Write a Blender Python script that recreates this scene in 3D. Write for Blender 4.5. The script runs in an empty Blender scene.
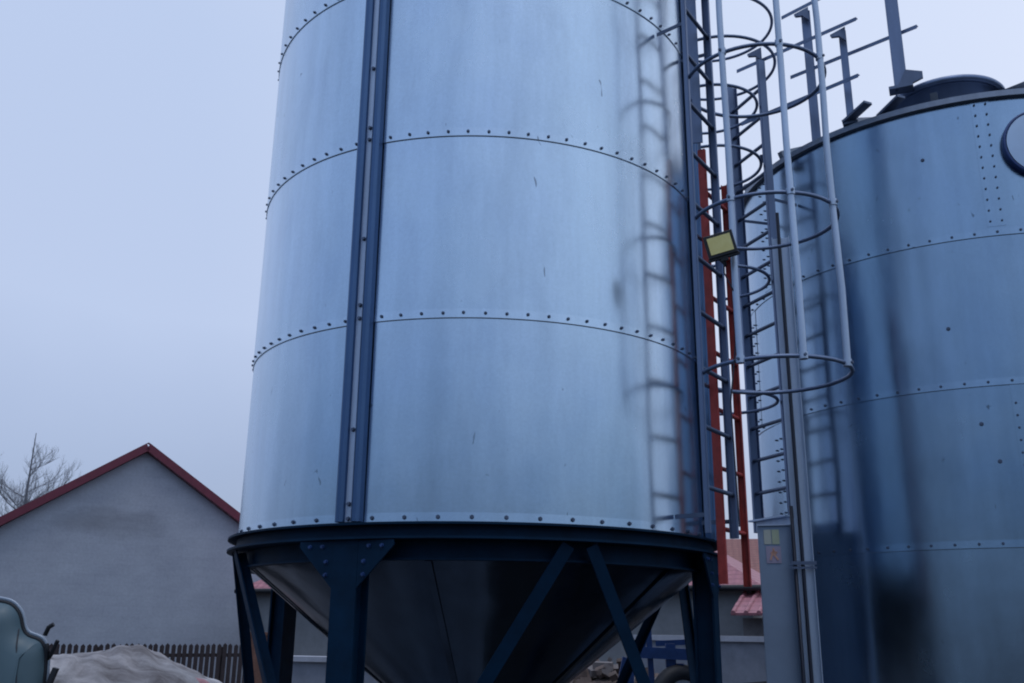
import bpy, math, random
from mathutils import Vector, Matrix
random.seed(7)
R = math.radians
scn = bpy.context.scene
col = scn.collection
EYE = 1.6

# ------------------------------------------------------------------ helpers
def azp(az, d, h=0.0):
    """point at compass angle az (degrees from +Y), ground distance d, height h above the eye"""
    return Vector((d*math.sin(R(az)), d*math.cos(R(az)), EYE+h))

class MB:
    def __init__(s): s.v=[]; s.f=[]; s.m=[]; s.sm=[]
    def add(s, vs, fs, mi=0, smooth=False):
        b=len(s.v); s.v += [tuple(p) for p in vs]
        for f in fs:
            s.f.append(tuple(b+i for i in f)); s.m.append(mi); s.sm.append(smooth)
    def box(s, c, size, M=None, mi=0):
        x,y,z=[k/2 for k in size]; c=Vector(c)
        vs=[Vector((i*x,j*y,k*z)) for i in(-1,1) for j in(-1,1) for k in(-1,1)]
        if M is not None: vs=[M@p for p in vs]
        vs=[p+c for p in vs]
        s.add(vs,[(0,1,3,2),(4,6,7,5),(0,4,5,1),(2,3,7,6),(0,2,6,4),(1,5,7,3)],mi)
    def bar(s, a, b, w, t, side=None, mi=0):
        """rectangular bar a->b, width w along 'side', thickness t across"""
        a=Vector(a); b=Vector(b); d=(b-a); L=d.length; d.normalize()
        sd=Vector(side) if side is not None else (Vector((0,0,1)) if abs(d.z)<.9 else Vector((1,0,0)))
        sd=(sd-d*sd.dot(d)).normalized(); tt=d.cross(sd)
        M=Matrix((sd,tt,d)).transposed()
        s.box((a+b)/2,(w,t,L),M,mi)
    def tube(s, pts, r, n=10, closed=False, mi=0, caps=True):
        pts=[Vector(p) for p in pts]; N=len(pts); rings=[]
        ref=None
        for i in range(N):
            if closed: t=pts[(i+1)%N]-pts[i-1]
            else: t=pts[min(i+1,N-1)]-pts[max(i-1,0)]
            t.normalize()
            if ref is None:
                ref=Vector((0,0,1)) if abs(t.z)<.9 else Vector((1,0,0))
            u=(ref-t*ref.dot(t)).normalized(); w=t.cross(u); ref=u
            rr=r[i] if isinstance(r,(list,tuple)) else r
            rings.append([pts[i]+(u*math.cos(2*math.pi*k/n)+w*math.sin(2*math.pi*k/n))*rr for k in range(n)])
        vs=[p for g in rings for p in g]; fs=[]
        for i in range(N if closed else N-1):
            j=(i+1)%N
            for k in range(n):
                l=(k+1)%n; fs.append((i*n+k,i*n+l,j*n+l,j*n+k))
        s.add(vs,fs,mi,True)
        if caps and not closed:
            s.add(rings[0],[tuple(range(n))[::-1]],mi); s.add(rings[-1],[tuple(range(n))],mi)
    def lathe(s, c, prof, n=96, a0=0, a1=360, mi=0, smooth=True):
        """prof list of (r, z); c = axis xy"""
        full=abs(a1-a0)>=360; m=n if full else n+1
        vs=[]; fs=[]
        for r,z in prof:
            for k in range(m):
                a=R(a0+(a1-a0)*k/n); vs.append((c[0]+r*math.cos(a),c[1]+r*math.sin(a),z))
        for i in range(len(prof)-1):
            for k in range(n):
                l=(k+1)%m; fs.append((i*m+k,i*m+l,(i+1)*m+l,(i+1)*m+k))
        s.add(vs,fs,mi,smooth)
    def strip(s, c, rad, z0, z1, t, n=48, a0=0, a1=360, mi=0):
        """flat band bent round an axis, height z0..z1, thickness t"""
        s.lathe(c,[(rad-t/2,z0),(rad+t/2,z0)],n,a0,a1,mi,False)
        s.lathe(c,[(rad+t/2,z0),(rad+t/2,z1)],n,a0,a1,mi)
        s.lathe(c,[(rad+t/2,z1),(rad-t/2,z1)],n,a0,a1,mi,False)
        s.lathe(c,[(rad-t/2,z1),(rad-t/2,z0)],n,a0,a1,mi)
    def bolt(s, c, nrm, r, h, mi=1):
        nrm=Vector(nrm).normalized(); u=Vector((0,0,1)); u=(u-nrm*u.dot(nrm)).normalized(); w=nrm.cross(u); c=Vector(c)
        lo=[c+(u*math.cos(k*math.pi/3)+w*math.sin(k*math.pi/3))*r*1.45 for k in range(6)]
        l2=[p+nrm*h*.25 for p in lo]
        b0=[c+nrm*h*.25+(u*math.cos(k*math.pi/3)+w*math.sin(k*math.pi/3))*r for k in range(6)]
        b1=[p+nrm*h for p in b0]
        vs=lo+l2+b0+b1; fs=[]
        for k in range(6):
            l=(k+1)%6; fs += [(k,l,6+l,6+k),(6+k,6+l,12+l,12+k),(12+k,12+l,18+l,18+k)]
        fs.append(tuple(range(18,24)))
        s.add(vs,fs,mi)
    def build(s, name, mats, parent=None, origin=None):
        o0=Vector(origin) if origin is not None else Vector((0,0,0))
        if parent is not None and origin is None: o0=parent['_o'] if False else Vector(parent.matrix_world.translation) if False else ORG.get(parent.name,Vector((0,0,0)))
        me=bpy.data.meshes.new(name)
        me.from_pydata([tuple(Vector(p)-o0) for p in s.v],[],s.f)
        if not isinstance(mats,(list,tuple)): mats=[mats]
        for m in mats: me.materials.append(m)
        me.polygons.foreach_set('material_index',[min(i,len(mats)-1) for i in s.m])
        me.polygons.foreach_set('use_smooth',s.sm)
        me.update()
        o=bpy.data.objects.new(name,me); col.objects.link(o)
        ORG[o.name]=o0
        if parent is not None:
            o.parent=parent
            po=ORG[parent.name]; o.location=o0-po
        else: o.location=o0
        return o
ORG={}
def tag(o,label=None,cat=None,group=None,kind=None):
    if label: o['label']=label
    if cat: o['category']=cat
    if group: o['group']=group
    if kind: o['kind']=kind
    return o
def thing(name,loc,label,cat,group=None):
    o=bpy.data.objects.new(name,None); col.objects.link(o); o.location=loc; o.empty_display_size=.2
    ORG[o.name]=Vector(loc); return tag(o,label,cat,group)

# ------------------------------------------------------------------ materials
def newmat(name):
    m=bpy.data.materials.new(name); m.use_nodes=True
    nt=m.node_tree; b=nt.nodes['Principled BSDF']; return m,nt,b
def N(nt,t,**kw):
    n=nt.nodes.new(t)
    for k,v in kw.items():
        if k.startswith('i_'): n.inputs[k[2:].replace('_',' ')].default_value=v
        else: setattr(n,k,v)
    return n
def rgba(c): return (c[0],c[1],c[2],1)
def ramp(nt,src,stops):
    r=N(nt,'ShaderNodeValToRGB'); e=r.color_ramp.elements
    while len(e)<len(stops): e.new(.5)
    for i,(p,c) in enumerate(stops):
        e[i].position=p; e[i].color=rgba(c) if hasattr(c,'__len__') else (c,c,c,1)
    nt.links.new(src,r.inputs[0]); return r
def mix(nt,fac,a,b,mode='MIX'):
    m=N(nt,'ShaderNodeMix',data_type='RGBA',blend_type=mode)
    for s,v in ((m.inputs[0],fac),(m.inputs[6],a),(m.inputs[7],b)):
        if hasattr(v,'is_output'): nt.links.new(v,s)
        else: s.default_value=v if not isinstance(v,tuple) else rgba(v)
    return m.outputs[2]
def coords(nt,scale=(1,1,1)):
    tc=N(nt,'ShaderNodeTexCoord'); mp=N(nt,'ShaderNodeMapping'); mp.inputs['Scale'].default_value=scale
    nt.links.new(tc.outputs['Object'],mp.inputs[0]); return mp.outputs[0]
def noise(nt,vec,scale,detail=4,rough=.55,dist=0):
    n=N(nt,'ShaderNodeTexNoise'); n.inputs['Scale'].default_value=scale; n.inputs['Detail'].default_value=detail
    n.inputs['Roughness'].default_value=rough; n.inputs['Distortion'].default_value=dist
    nt.links.new(vec,n.inputs['Vector']); return n.outputs[0]
def bump(nt,b,h,dist,strength=1,prev=None):
    n=N(nt,'ShaderNodeBump'); n.inputs['Distance'].default_value=dist; n.inputs['Strength'].default_value=strength
    nt.links.new(h,n.inputs['Height'])
    if prev is not None: nt.links.new(prev,n.inputs['Normal'])
    nt.links.new(n.outputs[0],b.inputs['Normal']); return n.outputs[0]

def mat_zinc(name,base=(.50,.60,.72),rough=.3,metal=1,var=.07,wave=.0025,scuff=True,dirt=.35):
    m,nt,b=newmat(name)
    b.inputs['Metallic'].default_value=metal
    v=coords(nt); vs=coords(nt,(1,1,.12))
    streak=noise(nt,vs,9,6,.6); cloud=noise(nt,v,1.3,5,.6); fine=noise(nt,v,60,3,.6)
    c0=tuple(k*(1-var) for k in base); c1=tuple(min(1,k*(1+var)) for k in base)
    r1=ramp(nt,streak,[(.3,c0),(.7,c1)])
    r2=ramp(nt,cloud,[(.3,(.90,.90,.92)),(.7,(1.04,1.03,1.0))])
    c=mix(nt,1.0,r1.outputs[0],r2.outputs[0],'MULTIPLY')
    r3=ramp(nt,fine,[(.35,(.975,.975,.975)),(.65,(1.02,1.02,1.02))])
    c=mix(nt,1.0,c,r3.outputs[0],'MULTIPLY')
    oi=N(nt,'ShaderNodeObjectInfo'); rr0=ramp(nt,oi.outputs['Random'],[(0,(.95,.95,.95)),(1,(1.05,1.05,1.05))]); c=mix(nt,1.0,c,rr0.outputs[0],'MULTIPLY')
    if scuff:
        gr0=ramp(nt,noise(nt,coords(nt,(1,1,.35)),2.3,9,.72),[(.50,0),(.72,.30)]); c=mix(nt,gr0.outputs[0],c,tuple(x*.62 for x in base))
        sc=noise(nt,coords(nt,(1,1,.45)),17,2,.5,.8)
        k=ramp(nt,sc,[(.735,0),(.765,.8)])
        c=mix(nt,k.outputs[0],c,tuple(x*.35 for x in base))
    nt.links.new(c,b.inputs['Base Color'])
    rr=ramp(nt,cloud,[(.3,rough-.05),(.7,rough+.08)])
    k2=N(nt,'ShaderNodeMath',operation='ADD'); 
    q=N(nt,'ShaderNodeMath',operation='MULTIPLY'); nt.links.new(streak,q.inputs[0]); q.inputs[1].default_value=.05
    nt.links.new(rr.outputs[0],k2.inputs[0]); nt.links.new(q.outputs[0],k2.inputs[1]); nt.links.new(k2.outputs[0],b.inputs['Roughness'])
    if wave:
        wv=noise(nt,coords(nt,(1,1,.16)),2.6,1.5,.45)
        p0=bump(nt,b,wv,wave*6); p=bump(nt,b,noise(nt,coords(nt,(1,1,.55)),7,1,.4),.0016,1,p0)
        bump(nt,b,fine,.0003,.4,p)
    return m
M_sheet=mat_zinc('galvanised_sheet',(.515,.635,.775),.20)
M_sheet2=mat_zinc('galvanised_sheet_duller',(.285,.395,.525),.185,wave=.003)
M_rail=mat_zinc('galvanised_rail',(.46,.56,.72),.42,.45,.15,0,False)
M_rib=mat_zinc('galvanised_rib',(.075,.145,.285),.45,.8,.15,0,False)
M_stringer=mat_zinc('zinc_stringer',(.17,.225,.35),.45,.8,.15,0,False)
M_roof=mat_zinc('galvanised_roof',(.25,.29,.36),.45,.8,.15,0,False)

def mat_paint(name,c,rough=.5,var=.2,metal=0,bumpd=.001,scale=8,spec=.5):
    m,nt,b=newmat(name); v=coords(nt)
    n1=noise(nt,v,scale,6,.65); n2=noise(nt,v,scale*.2,3,.5)
    r1=ramp(nt,n1,[(.3,tuple(k*(1-var) for k in c)),(.7,tuple(min(1,k*(1+var)) for k in c))])
    r2=ramp(nt,n2,[(.3,(.85,.85,.85)),(.7,(1.1,1.1,1.1))])
    nt.links.new(mix(nt,1.0,r1.outputs[0],r2.outputs[0],'MULTIPLY'),b.inputs['Base Color'])
    b.inputs['Roughness'].default_value=rough; b.inputs['Metallic'].default_value=metal
    b.inputs['Specular IOR Level'].default_value=spec
    if bumpd: bump(nt,b,n1,bumpd)
    return m
M_blue=mat_paint('blue_black_paint',(.0020,.020,.050),.6,.25,spec=.12)
M_blue2=mat_paint('blue_enamel',(.012,.045,.16),.45,.25)
M_bolt=mat_paint('bolt_steel',(.10,.13,.20),.5,.2,.6,0)
M_black=mat_paint('black_rubber',(.012,.014,.02),.6,.2,0,0)
M_red=mat_paint('red_oxide_paint',(.37,.048,.042),.55,.3,0,.001,12)
M_duct=mat_paint('grey_steel_duct',(.25,.33,.46),.5,.06,.1,.0004,5)
M_cableblack=mat_paint('cable_black',(.015,.02,.04),.5,.1,0,0)
M_sticker=mat_paint('pale_green_sticker',(.46,.49,.44),.6,.08,0,0)
M_sticker2=mat_paint('yellow_green_sticker',(.44,.50,.36),.6,.08,0,0)
M_warnbg=mat_paint('pink_warning_sticker',(.36,.32,.44),.6,.08,0,0)
M_warn=mat_paint('orange_mark',(.62,.34,.26),.6,.08,0,0)
M_ledframe=mat_paint('floodlight_housing',(.02,.022,.03),.5,.1,0,0)
M_fence=mat_paint('brown_fence_wood',(.032,.022,.026),.8,.3,0,.002,20)
M_concrete=mat_paint('concrete',(.22,.24,.29),.85,.15,0,.004,6)
M_cap=mat_paint('pale_concrete_cap',(.38,.40,.46),.85,.12,0,.003,6)
M_wallgrey=mat_paint('grey_plaster',(.22,.23,.25),.9,.10,0,.004,5)
M_brick=mat_paint('brown_brick',(.16,.08,.06),.9,.3,0,.004,15)
M_bark=mat_paint('hazed_bark',(.17,.18,.21),.9,.2,0,0)  # bark colour lightened so the far tree looks hazy
M_rust=mat_paint('rubble_brown',(.12,.09,.08),.95,.4,0,.01,8)
M_tin=mat_paint('white_tin',(.5,.5,.52),.5,.1,.2,0)

def mat_led():
    m,nt,b=newmat('led_yellow'); v=coords(nt)
    w=N(nt,'ShaderNodeTexVoronoi'); w.inputs['Scale'].default_value=55; nt.links.new(v,w.inputs[0])
    r=ramp(nt,noise(nt,v,30,3),[(.3,(.86,.74,.28)),(.7,(.95,.84,.36))])
    nt.links.new(r.outputs[0],b.inputs['Base Color']); b.inputs['Roughness'].default_value=.35
    return m
M_led=mat_led()
def mat_plaster():
    m,nt,b=newmat('gable_render'); v=coords(nt)
    n1=noise(nt,coords(nt,(1,1,1.8)),.8,8,.68); n2=noise(nt,v,14,4,.6)
    r1=ramp(nt,n1,[(.36,(.34,.37,.445)),(.64,(.40,.435,.51))])
    r2=ramp(nt,n2,[(.3,(.93,.93,.93)),(.7,(1.06,1.06,1.06))])
    c=mix(nt,1.0,r1.outputs[0],r2.outputs[0],'MULTIPLY')
    # faint block courses showing through the render
    bk=N(nt,'ShaderNodeTexBrick'); bk.inputs['Scale'].default_value=1; bk.inputs['Brick Width'].default_value=.6; bk.inputs['Row Height'].default_value=.26
    bk.inputs['Mortar Size'].default_value=.012; bk.inputs['Mortar Smooth'].default_value=1
    bk.inputs['Color1'].default_value=(1,1,1,1); bk.inputs['Color2'].default_value=(.95,.95,.95,1); bk.inputs['Mortar'].default_value=(.92,.92,.92,1)
    cb=N(nt,'ShaderNodeSeparateXYZ'); cc=N(nt,'ShaderNodeCombineXYZ'); nt.links.new(v,cb.inputs[0])
    nt.links.new(cb.outputs[0],cc.inputs[0]); nt.links.new(cb.outputs[2],cc.inputs[1]); nt.links.new(cc.outputs[0],bk.inputs[0])
    c=mix(nt,1.0,c,bk.outputs[0],'MULTIPLY')
    # sooty stain across the upper wall
    st=noise(nt,coords(nt,(.5,.5,1.4)),1.6,5,.6)
    sz=N(nt,'ShaderNodeMath',operation='SUBTRACT'); nt.links.new(cb.outputs[2],sz.inputs[0]); sz.inputs[1].default_value=4.2
    sq=N(nt,'ShaderNodeMath',operation='POWER'); nt.links.new(sz.outputs[0],sq.inputs[0]); sq.inputs[1].default_value=2
    sx=N(nt,'ShaderNodeMath',operation='ADD'); nt.links.new(cb.outputs[0],sx.inputs[0]); sx.inputs[1].default_value=.75
    sx2=N(nt,'ShaderNodeMath',operation='MULTIPLY'); nt.links.new(sx.outputs[0],sx2.inputs[0]); nt.links.new(sx.outputs[0],sx2.inputs[1])
    s1=N(nt,'ShaderNodeMath',operation='MULTIPLY'); nt.links.new(sq.outputs[0],s1.inputs[0]); s1.inputs[1].default_value=4.5
    s2=N(nt,'ShaderNodeMath',operation='MULTIPLY_ADD'); nt.links.new(sx2.outputs[0],s2.inputs[0]); s2.inputs[1].default_value=.35; nt.links.new(s1.outputs[0],s2.inputs[2])
    s3=N(nt,'ShaderNodeMath',operation='SUBTRACT'); nt.links.new(st,s3.inputs[0]); s4=N(nt,'ShaderNodeMath',operation='MULTIPLY'); nt.links.new(s2.outputs[0],s4.inputs[0]); s4.inputs[1].default_value=.45
    nt.links.new(s4.outputs[0],s3.inputs[1])
    sr=ramp(nt,s3.outputs[0],[(.1,0),(.6,.5)])
    c=mix(nt,sr.outputs[0],c,(.10,.105,.12))
    nt.links.new(c,b.inputs['Base Color']); b.inputs['Roughness'].default_value=.95
    bump(nt,b,n2,.004); return m
M_plaster=mat_plaster()
def mat_tiles(name,c,band=.3):
    m,nt,b=newmat(name); v=coords(nt)
    w=N(nt,'ShaderNodeTexWave',wave_type='BANDS',bands_direction='Z'); w.inputs['Scale'].default_value=1/band; nt.links.new(v,w.inputs[0])
    w2=N(nt,'ShaderNodeTexWave',wave_type='BANDS',bands_direction='X'); w2.inputs['Scale'].default_value=1/.22/3; nt.links.new(v,w2.inputs[0])
    n1=noise(nt,v,7,5,.6)
    r1=ramp(nt,n1,[(.3,tuple(k*.8 for k in c)),(.7,tuple(k*1.2 for k in c))])
    r2=ramp(nt,w.outputs[0],[(.0,(.75,.75,.75)),(.3,(1,1,1))])
    nt.links.new(mix(nt,1.0,r1.outputs[0],r2.outputs[0],'MULTIPLY'),b.inputs['Base Color']); b.inputs['Roughness'].default_value=.6
    bump(nt,b,w2.outputs[0],.02); return m
M_pinktile=mat_tiles('red_tile',(.37,.15,.18)); M_browntile=mat_tiles('brown_red_tile',(.22,.08,.07)); M_redtrim=mat_paint('red_verge',(.15,.022,.045),.5,.15,0,0)
def mat_cloth():
    m,nt,b=newmat('pale_sheet'); v=coords(nt)
    n1=noise(nt,v,3,6,.65,.4); n2=noise(nt,v,1.1,3,.5)
    r=ramp(nt,n1,[(.34,(.11,.10,.105)),(.5,(.30,.30,.315)),(.66,(.50,.50,.52))])
    r2=ramp(nt,n2,[(.35,(.66,.62,.62)),(.6,(1,1,1))])
    nt.links.new(mix(nt,1.0,r.outputs[0],r2.outputs[0],'MULTIPLY'),b.inputs['Base Color']); b.inputs['Roughness'].default_value=.8
    bump(nt,b,n1,.03); return m
M_cloth=mat_cloth()
def mat_tank():
    m,nt,b=newmat('teal_plastic'); v=coords(nt); n1=noise(nt,v,2.5,4,.5)
    r=ramp(nt,n1,[(.3,(.07,.12,.15)),(.7,(.11,.17,.20))])
    nt.links.new(r.outputs[0],b.inputs['Base Color']); b.inputs['Roughness'].default_value=.45; b.inputs['Specular IOR Level'].default_value=.4; return m
M_tank=mat_tank()
def mat_ground():
    m,nt,b=newmat('muddy_yard'); v=coords(nt)
    n1=noise(nt,v,.6,8,.6); n2=noise(nt,v,9,6,.65)
    r=ramp(nt,n1,[(.3,(.018,.018,.018)),(.55,(.032,.030,.028)),(.75,(.03,.035,.025))])
    r2=ramp(nt,n2,[(.3,(.75,.75,.75)),(.7,(1.25,1.25,1.25))])
    nt.links.new(mix(nt,1.0,r.outputs[0],r2.outputs[0],'MULTIPLY'),b.inputs['Base Color'])
    rr=ramp(nt,n1,[(.35,.35),(.5,.9)]); nt.links.new(rr.outputs[0],b.inputs['Roughness'])
    bump(nt,b,n2,.03); return m
M_ground=mat_ground()

# ------------------------------------------------------------------ ground
g=MB(); n=60; S=400
xs=[-S+2*S*i/n for i in range(n+1)]
g.add([(x,y,-.02+ (.03*math.sin(x*.13)*math.cos(y*.11))) for y in xs for x in xs],[(j*(n+1)+i,j*(n+1)+i+1,(j+1)*(n+1)+i+1,(j+1)*(n+1)+i) for j in range(n) for i in range(n)],0,True)
tag(g.build('ground',M_ground),kind='structure')

# ------------------------------------------------------------------ front silo
C1=Vector((-.20,5.94,0)); R1=1.38; Z1=EYE+.474; DH=.998
def course(c,r,z0,z1,nb,seams,mat,parent,bolt_r=.0085,boltz=.024,phase=0,name='wall_sheet',seam_h=None):
    m=MB()
    m.lathe(c,[(r+.0045,z0-.003),(r+.0055,z0)],180)
    m.lathe(c,[(r+.0055,z0),(r+.0040,z0+.046)],180)
    m.lathe(c,[(r+.0040,z0+.046),(r,z1)],180)
    m.lathe(c,[(r-.004,z0-.003),(r+.0045,z0-.003)],180,smooth=False)
    m.lathe(c,[(r-.004,z1),(r-.004,z0-.003)],180)
    for k in range(nb):
        a=R(phase+360*k/nb+random.uniform(-.12,.12)); nrm=(math.cos(a),math.sin(a),0)
        m.bolt((c[0]+(r+.0045)*nrm[0],c[1]+(r+.0045)*nrm[1],z0+boltz+random.uniform(-.0015,.0015)),nrm,bolt_r,.008)
    for sa in seams:
        # overlapped vertical joint with a double row of bolts
        m.lathe(c,[(r+.0058,z0+.063),(r+.0025,z1-.002)],8,sa-1.9,sa+1.9)
        for off in (-1.15,1.15):
            h=z0+.10
            while h<z1-.05:
                a=R(sa+off); nrm=(math.cos(a),math.sin(a),0)
                m.bolt((c[0]+(r+.005)*nrm[0],c[1]+(r+.005)*nrm[1],h),nrm,bolt_r*.8,.009); h+=.078
    return m.build(name,[mat,M_bolt],parent)

s1=thing('grain_silo',(C1.x,C1.y,0),'large galvanised hopper silo with bolted rings standing on dark blue legs in the foreground','grain silo','grain silos')
for i in range(5):
    # seams kept at the sides where the upright ribs and the ladder hide them
    course(C1,R1,Z1+i*DH,Z1+(i+1)*DH,54 if i==0 else 82,[],M_sheet,s1,phase=-100.36-4.39*20 if i else -109.0,bolt_r=.0080 if i==0 else .0064)
# roof
m=MB(); zt=Z1+5*DH
m.lathe(C1,[(R1-.01,zt-.03),(R1+.07,zt-.05),(R1+.07,zt-.01),(.3,zt+.62),(.3,zt+.75),(.0,zt+.8)],72)
for k in range(18):
    a=R(k*20+5); u=Vector((math.cos(a),math.sin(a),0))
    m.bar(C1+u*(R1+.05)+Vector((0,0,zt+.01)),C1+u*.32+Vector((0,0,zt+.635)),.03,.05)
m.build('roof',M_roof,s1)
# upright hat section ribs, one above each leg
LEGS=[-113.8,-22,67,157]
for la in LEGS:
    m=MB()
    for off,w in ((-1.8,.054),(1.8,.054)):
        a=R(la+off); u=Vector((math.cos(a),math.sin(a),0)); t=Vector((-u.y,u.x,0))
        prof=[(-w/2,.009),(-w/2+.004,.040),(-w/2+.018,.052),(w/2-.018,.052),(w/2-.004,.040),(w/2,.009)]
        z0,z1=Z1+.006,zt-.06
        vs=[];fs=[]
        for z in (z0,z1):
            for px,py in prof: vs.append(C1+u*(R1+py)+t*px+Vector((0,0,z)))
        q=len(prof)
        for k in range(q-1): fs.append((k,k+1,q+k+1,q+k))
        fs.append(tuple(range(q))[::-1]); fs.append(tuple(range(q,2*q)))
        m.add(vs,fs,0)
    a=R(la); u=Vector((math.cos(a),math.sin(a),0)); t=Vector((-u.y,u.x,0))
    m.bar(C1+u*(R1+.022)+Vector((0,0,Z1+.006)),C1+u*(R1+.022)+Vector((0,0,zt-.06)),.044,.006,t,2)
    # splice bolts at every ring
    for i in range(5):
        for dz in (.02,.09,.45):
            for off in (-.0,):
                m.bolt(C1+u*(R1+.025)+Vector((0,0,Z1+i*DH+dz)),u,.0085,.010)
    m.build('rib',[M_rib,M_bolt,M_rail],s1)
# ring beam: channel with two flanges
m=MB(); zb=Z1-.074
m.strip(C1,R1+.022,Z1-.012,Z1-.001,.074,144)
m.lathe(C1,[(R1+.012,zb+.008),(R1+.010,Z1-.012)],144)
m.strip(C1,R1-.03,zb-.003,zb+.008,.18,144)
m.lathe(C1,[(R1-.004,Z1-.012),(R1-.002,zb+.008)],144)
rb=m.build('ring_beam',M_blue,s1)
# hopper cone
m=MB(); m.strip(C1,R1-.06,zb-.085,zb-.004,.006,144); m.strip(C1,R1-.055,zb-.095,zb-.085,.05,144); m.build('skirt',M_blue,s1)
m=MB(); zc0=zb-.09; zc1=zc0-.89; rc0=R1-.075; rc1=.19
m.lathe(C1,[(rc0,zc0),(rc1,zc1),(rc1,zc1-.10),(rc1+.07,zc1-.10),(rc1+.07,zc1-.115),(rc1-.01,zc1-.115)],144)
m.lathe(C1,[(rc1-.01,zc1-.115),(rc1-.01,zc1),(rc0-.01,zc0)],72)
for k in range(6):
    a=R(22+60*k); u=Vector((math.cos(a),math.sin(a),0)); t=Vector((-u.y,u.x,0))
    m.bar(C1+u*(rc0+.006)+Vector((0,0,zc0-.005)),C1+u*(rc1+.008)+Vector((0,0,zc1)),.03,.008,t)
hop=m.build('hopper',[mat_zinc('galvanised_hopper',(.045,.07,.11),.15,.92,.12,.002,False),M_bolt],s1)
m=MB(); m.box(C1+Vector((0,0,zc1-.15)),(.46,.46,.05)); m.box(C1+Vector((.05,-.30,zc1-.15)),(.14,.2,.03)); m.build('slide_gate',M_rail,s1)
# legs
RL=R1+.0
for la in LEGS:
    a=R(la); u=Vector((math.cos(a),math.sin(a),0)); t=Vector((-u.y,u.x,0)); b=C1+u*RL
    m=MB(); w=.136
    # H column: web and two flanges
    z0=.02; z1=zb-.004
    m.bar(b+u*.03+Vector((0,0,z0)),b+u*.03+Vector((0,0,z1)),w,.012,t)
    m.bar(b-u*.07+Vector((0,0,z0)),b-u*.07+Vector((0,0,z1)),w,.012,t)
    m.bar(b-u*.02+t*.03+Vector((0,0,z0)),b-u*.02+t*.03+Vector((0,0,z1)),.088,.010,u)
    m.bar(b-u*.02-t*.03+Vector((0,0,z0)),b-u*.02-t*.03+Vector((0,0,z1)),.088,.010,u)
    m.box(b-u*.04+Vector((0,0,.01)),(.3,.3,.02),Matrix.Rotation(a,3,'Z'))
    leg=m.build('leg',M_blue,s1)
    for s in (-1,1):
        if la==157 and s==1: continue
        g=MB(); th=.005; o=b+u*.030
        pts=[(s*(w/2+.001),-.004),(s*(w/2+.19),-.004),(s*(w/2+.19),-.03),(s*(w/2+.001),-.22)]
        vs=[o+t*x+u*k+Vector((0,0,z1+z)) for k in(-th,th) for x,z in pts]
        g.add(vs,[(0,1,2,3),(7,6,5,4),(0,4,5,1),(1,5,6,2),(2,6,7,3),(3,7,4,0)])
        for gx,gz in ((.06,-.03),(.13,-.03),(.035,-.10),(.035,-.16)): g.bolt(o+t*s*(w/2+gx)+u*th+Vector((0,0,z1+gz)),u,.008,.010,1)
        g.build('gusset',[M_blue,M_blue2],leg)
# chevron braces
for i,la in enumerate(LEGS):
    lb=LEGS[(i+1)%4]
    if lb<la: lb+=360
    mid=(la+lb)/2; um=Vector((math.cos(R(mid)),math.sin(R(mid)),0)); tm=Vector((-um.y,um.x,0))
    for s,le in ((-1,la),(1,lb)):
        ul=Vector((math.cos(R(le)),math.sin(R(le)),0)); tl=Vector((-ul.y,ul.x,0))
        top=C1+um*(R1+.025)+tm*s*.06+Vector((0,0,zb-.02)); bot=C1+ul*(RL-.01)-tl*s*.08+Vector((0,0,.45))
        m=MB(); d=(bot-top).normalized()
        m.bar(top,bot,.065,.008,um.cross(d)); m.bar(top-um*.028,bot-um*.028,.055,.008,um)
        m.build('brace',M_blue,s1)

# ------------------------------------------------------------------ second silo
C2=Vector((3.71,7.54,0)); R2=1.74
s2=thing('grain_silo',(C2.x,C2.y,0),'wider flat bottomed galvanised silo at the right, with low cone roof and round porthole','grain silo','grain silos')
zs=[.10,1.10,2.10,3.10,4.10,5.12]
for i in range(5):
    seams=[-108+60*k for k in range(6)] if i in (0,2,4) else [-78+120*k for k in range(3)]
    if i in (1,3): seams=[-60,60,180]
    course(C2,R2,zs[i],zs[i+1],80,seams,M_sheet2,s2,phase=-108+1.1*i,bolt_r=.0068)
m=MB(); m.lathe(C2,[(R2+.06,0),(R2+.06,.09),(R2-.05,.09)],96,smooth=False); m.build('base_ring',M_concrete,s2)
# stray bolts and small holes in the sheets
for a,z in ((-121,4.72),(-116,2.86),(-113.5,2.62),(-120,3.5)):
    m=MB(); n_=(math.cos(R(a)),math.sin(R(a)),0); m.bolt((C2.x+(R2+.001)*n_[0],C2.y+(R2+.001)*n_[1],z),n_,.010,.009,0)
    m.build('fixing_bolt',M_bolt,s2)
# eave + roof
ze=5.12; sl=.42
m=MB()
m.lathe(C2,[(R2-.01,ze-.03),(R2+.035,ze-.03),(R2+.035,ze+.012),(R2+.01,ze+.02),(.28,ze+.02+(R2-.27)*sl),(.28,ze+.14+(R2-.27)*sl),(0,ze+.2+(R2-.27)*sl)],120,smooth=False)
rf=m.build('roof',M_roof,s2)
for k in range(18):
    a=R(-100+20*k+3); u=Vector((math.cos(a),math.sin(a),0)); m=MB()
    m.bar(C2+u*(R2+.03)+Vector((0,0,ze+.045)),C2+u*.3+Vector((0,0,ze+.045+(R2-.3)*sl)),.055,.045,Vector((0,0,1)))
    m.build('roof_rib',M_roof,rf)
# roof hatch curb
hc=Vector((3.18,6.38,0)); zh=EYE+3.755
m=MB()
m.lathe(hc,[(.345,zh-.28),(.345,zh-.035),(.375,zh-.035),(.385,zh-.018),(.375,zh),(.30,zh+.045),(.0,zh+.06)],64)
m.tube([hc+Vector((.385*math.cos(k*math.pi/32),.385*math.sin(k*math.pi/32),zh-.02)) for k in range(64)],.026,10,True)
m.build('roof_hatch',M_stringer,s2)
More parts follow.
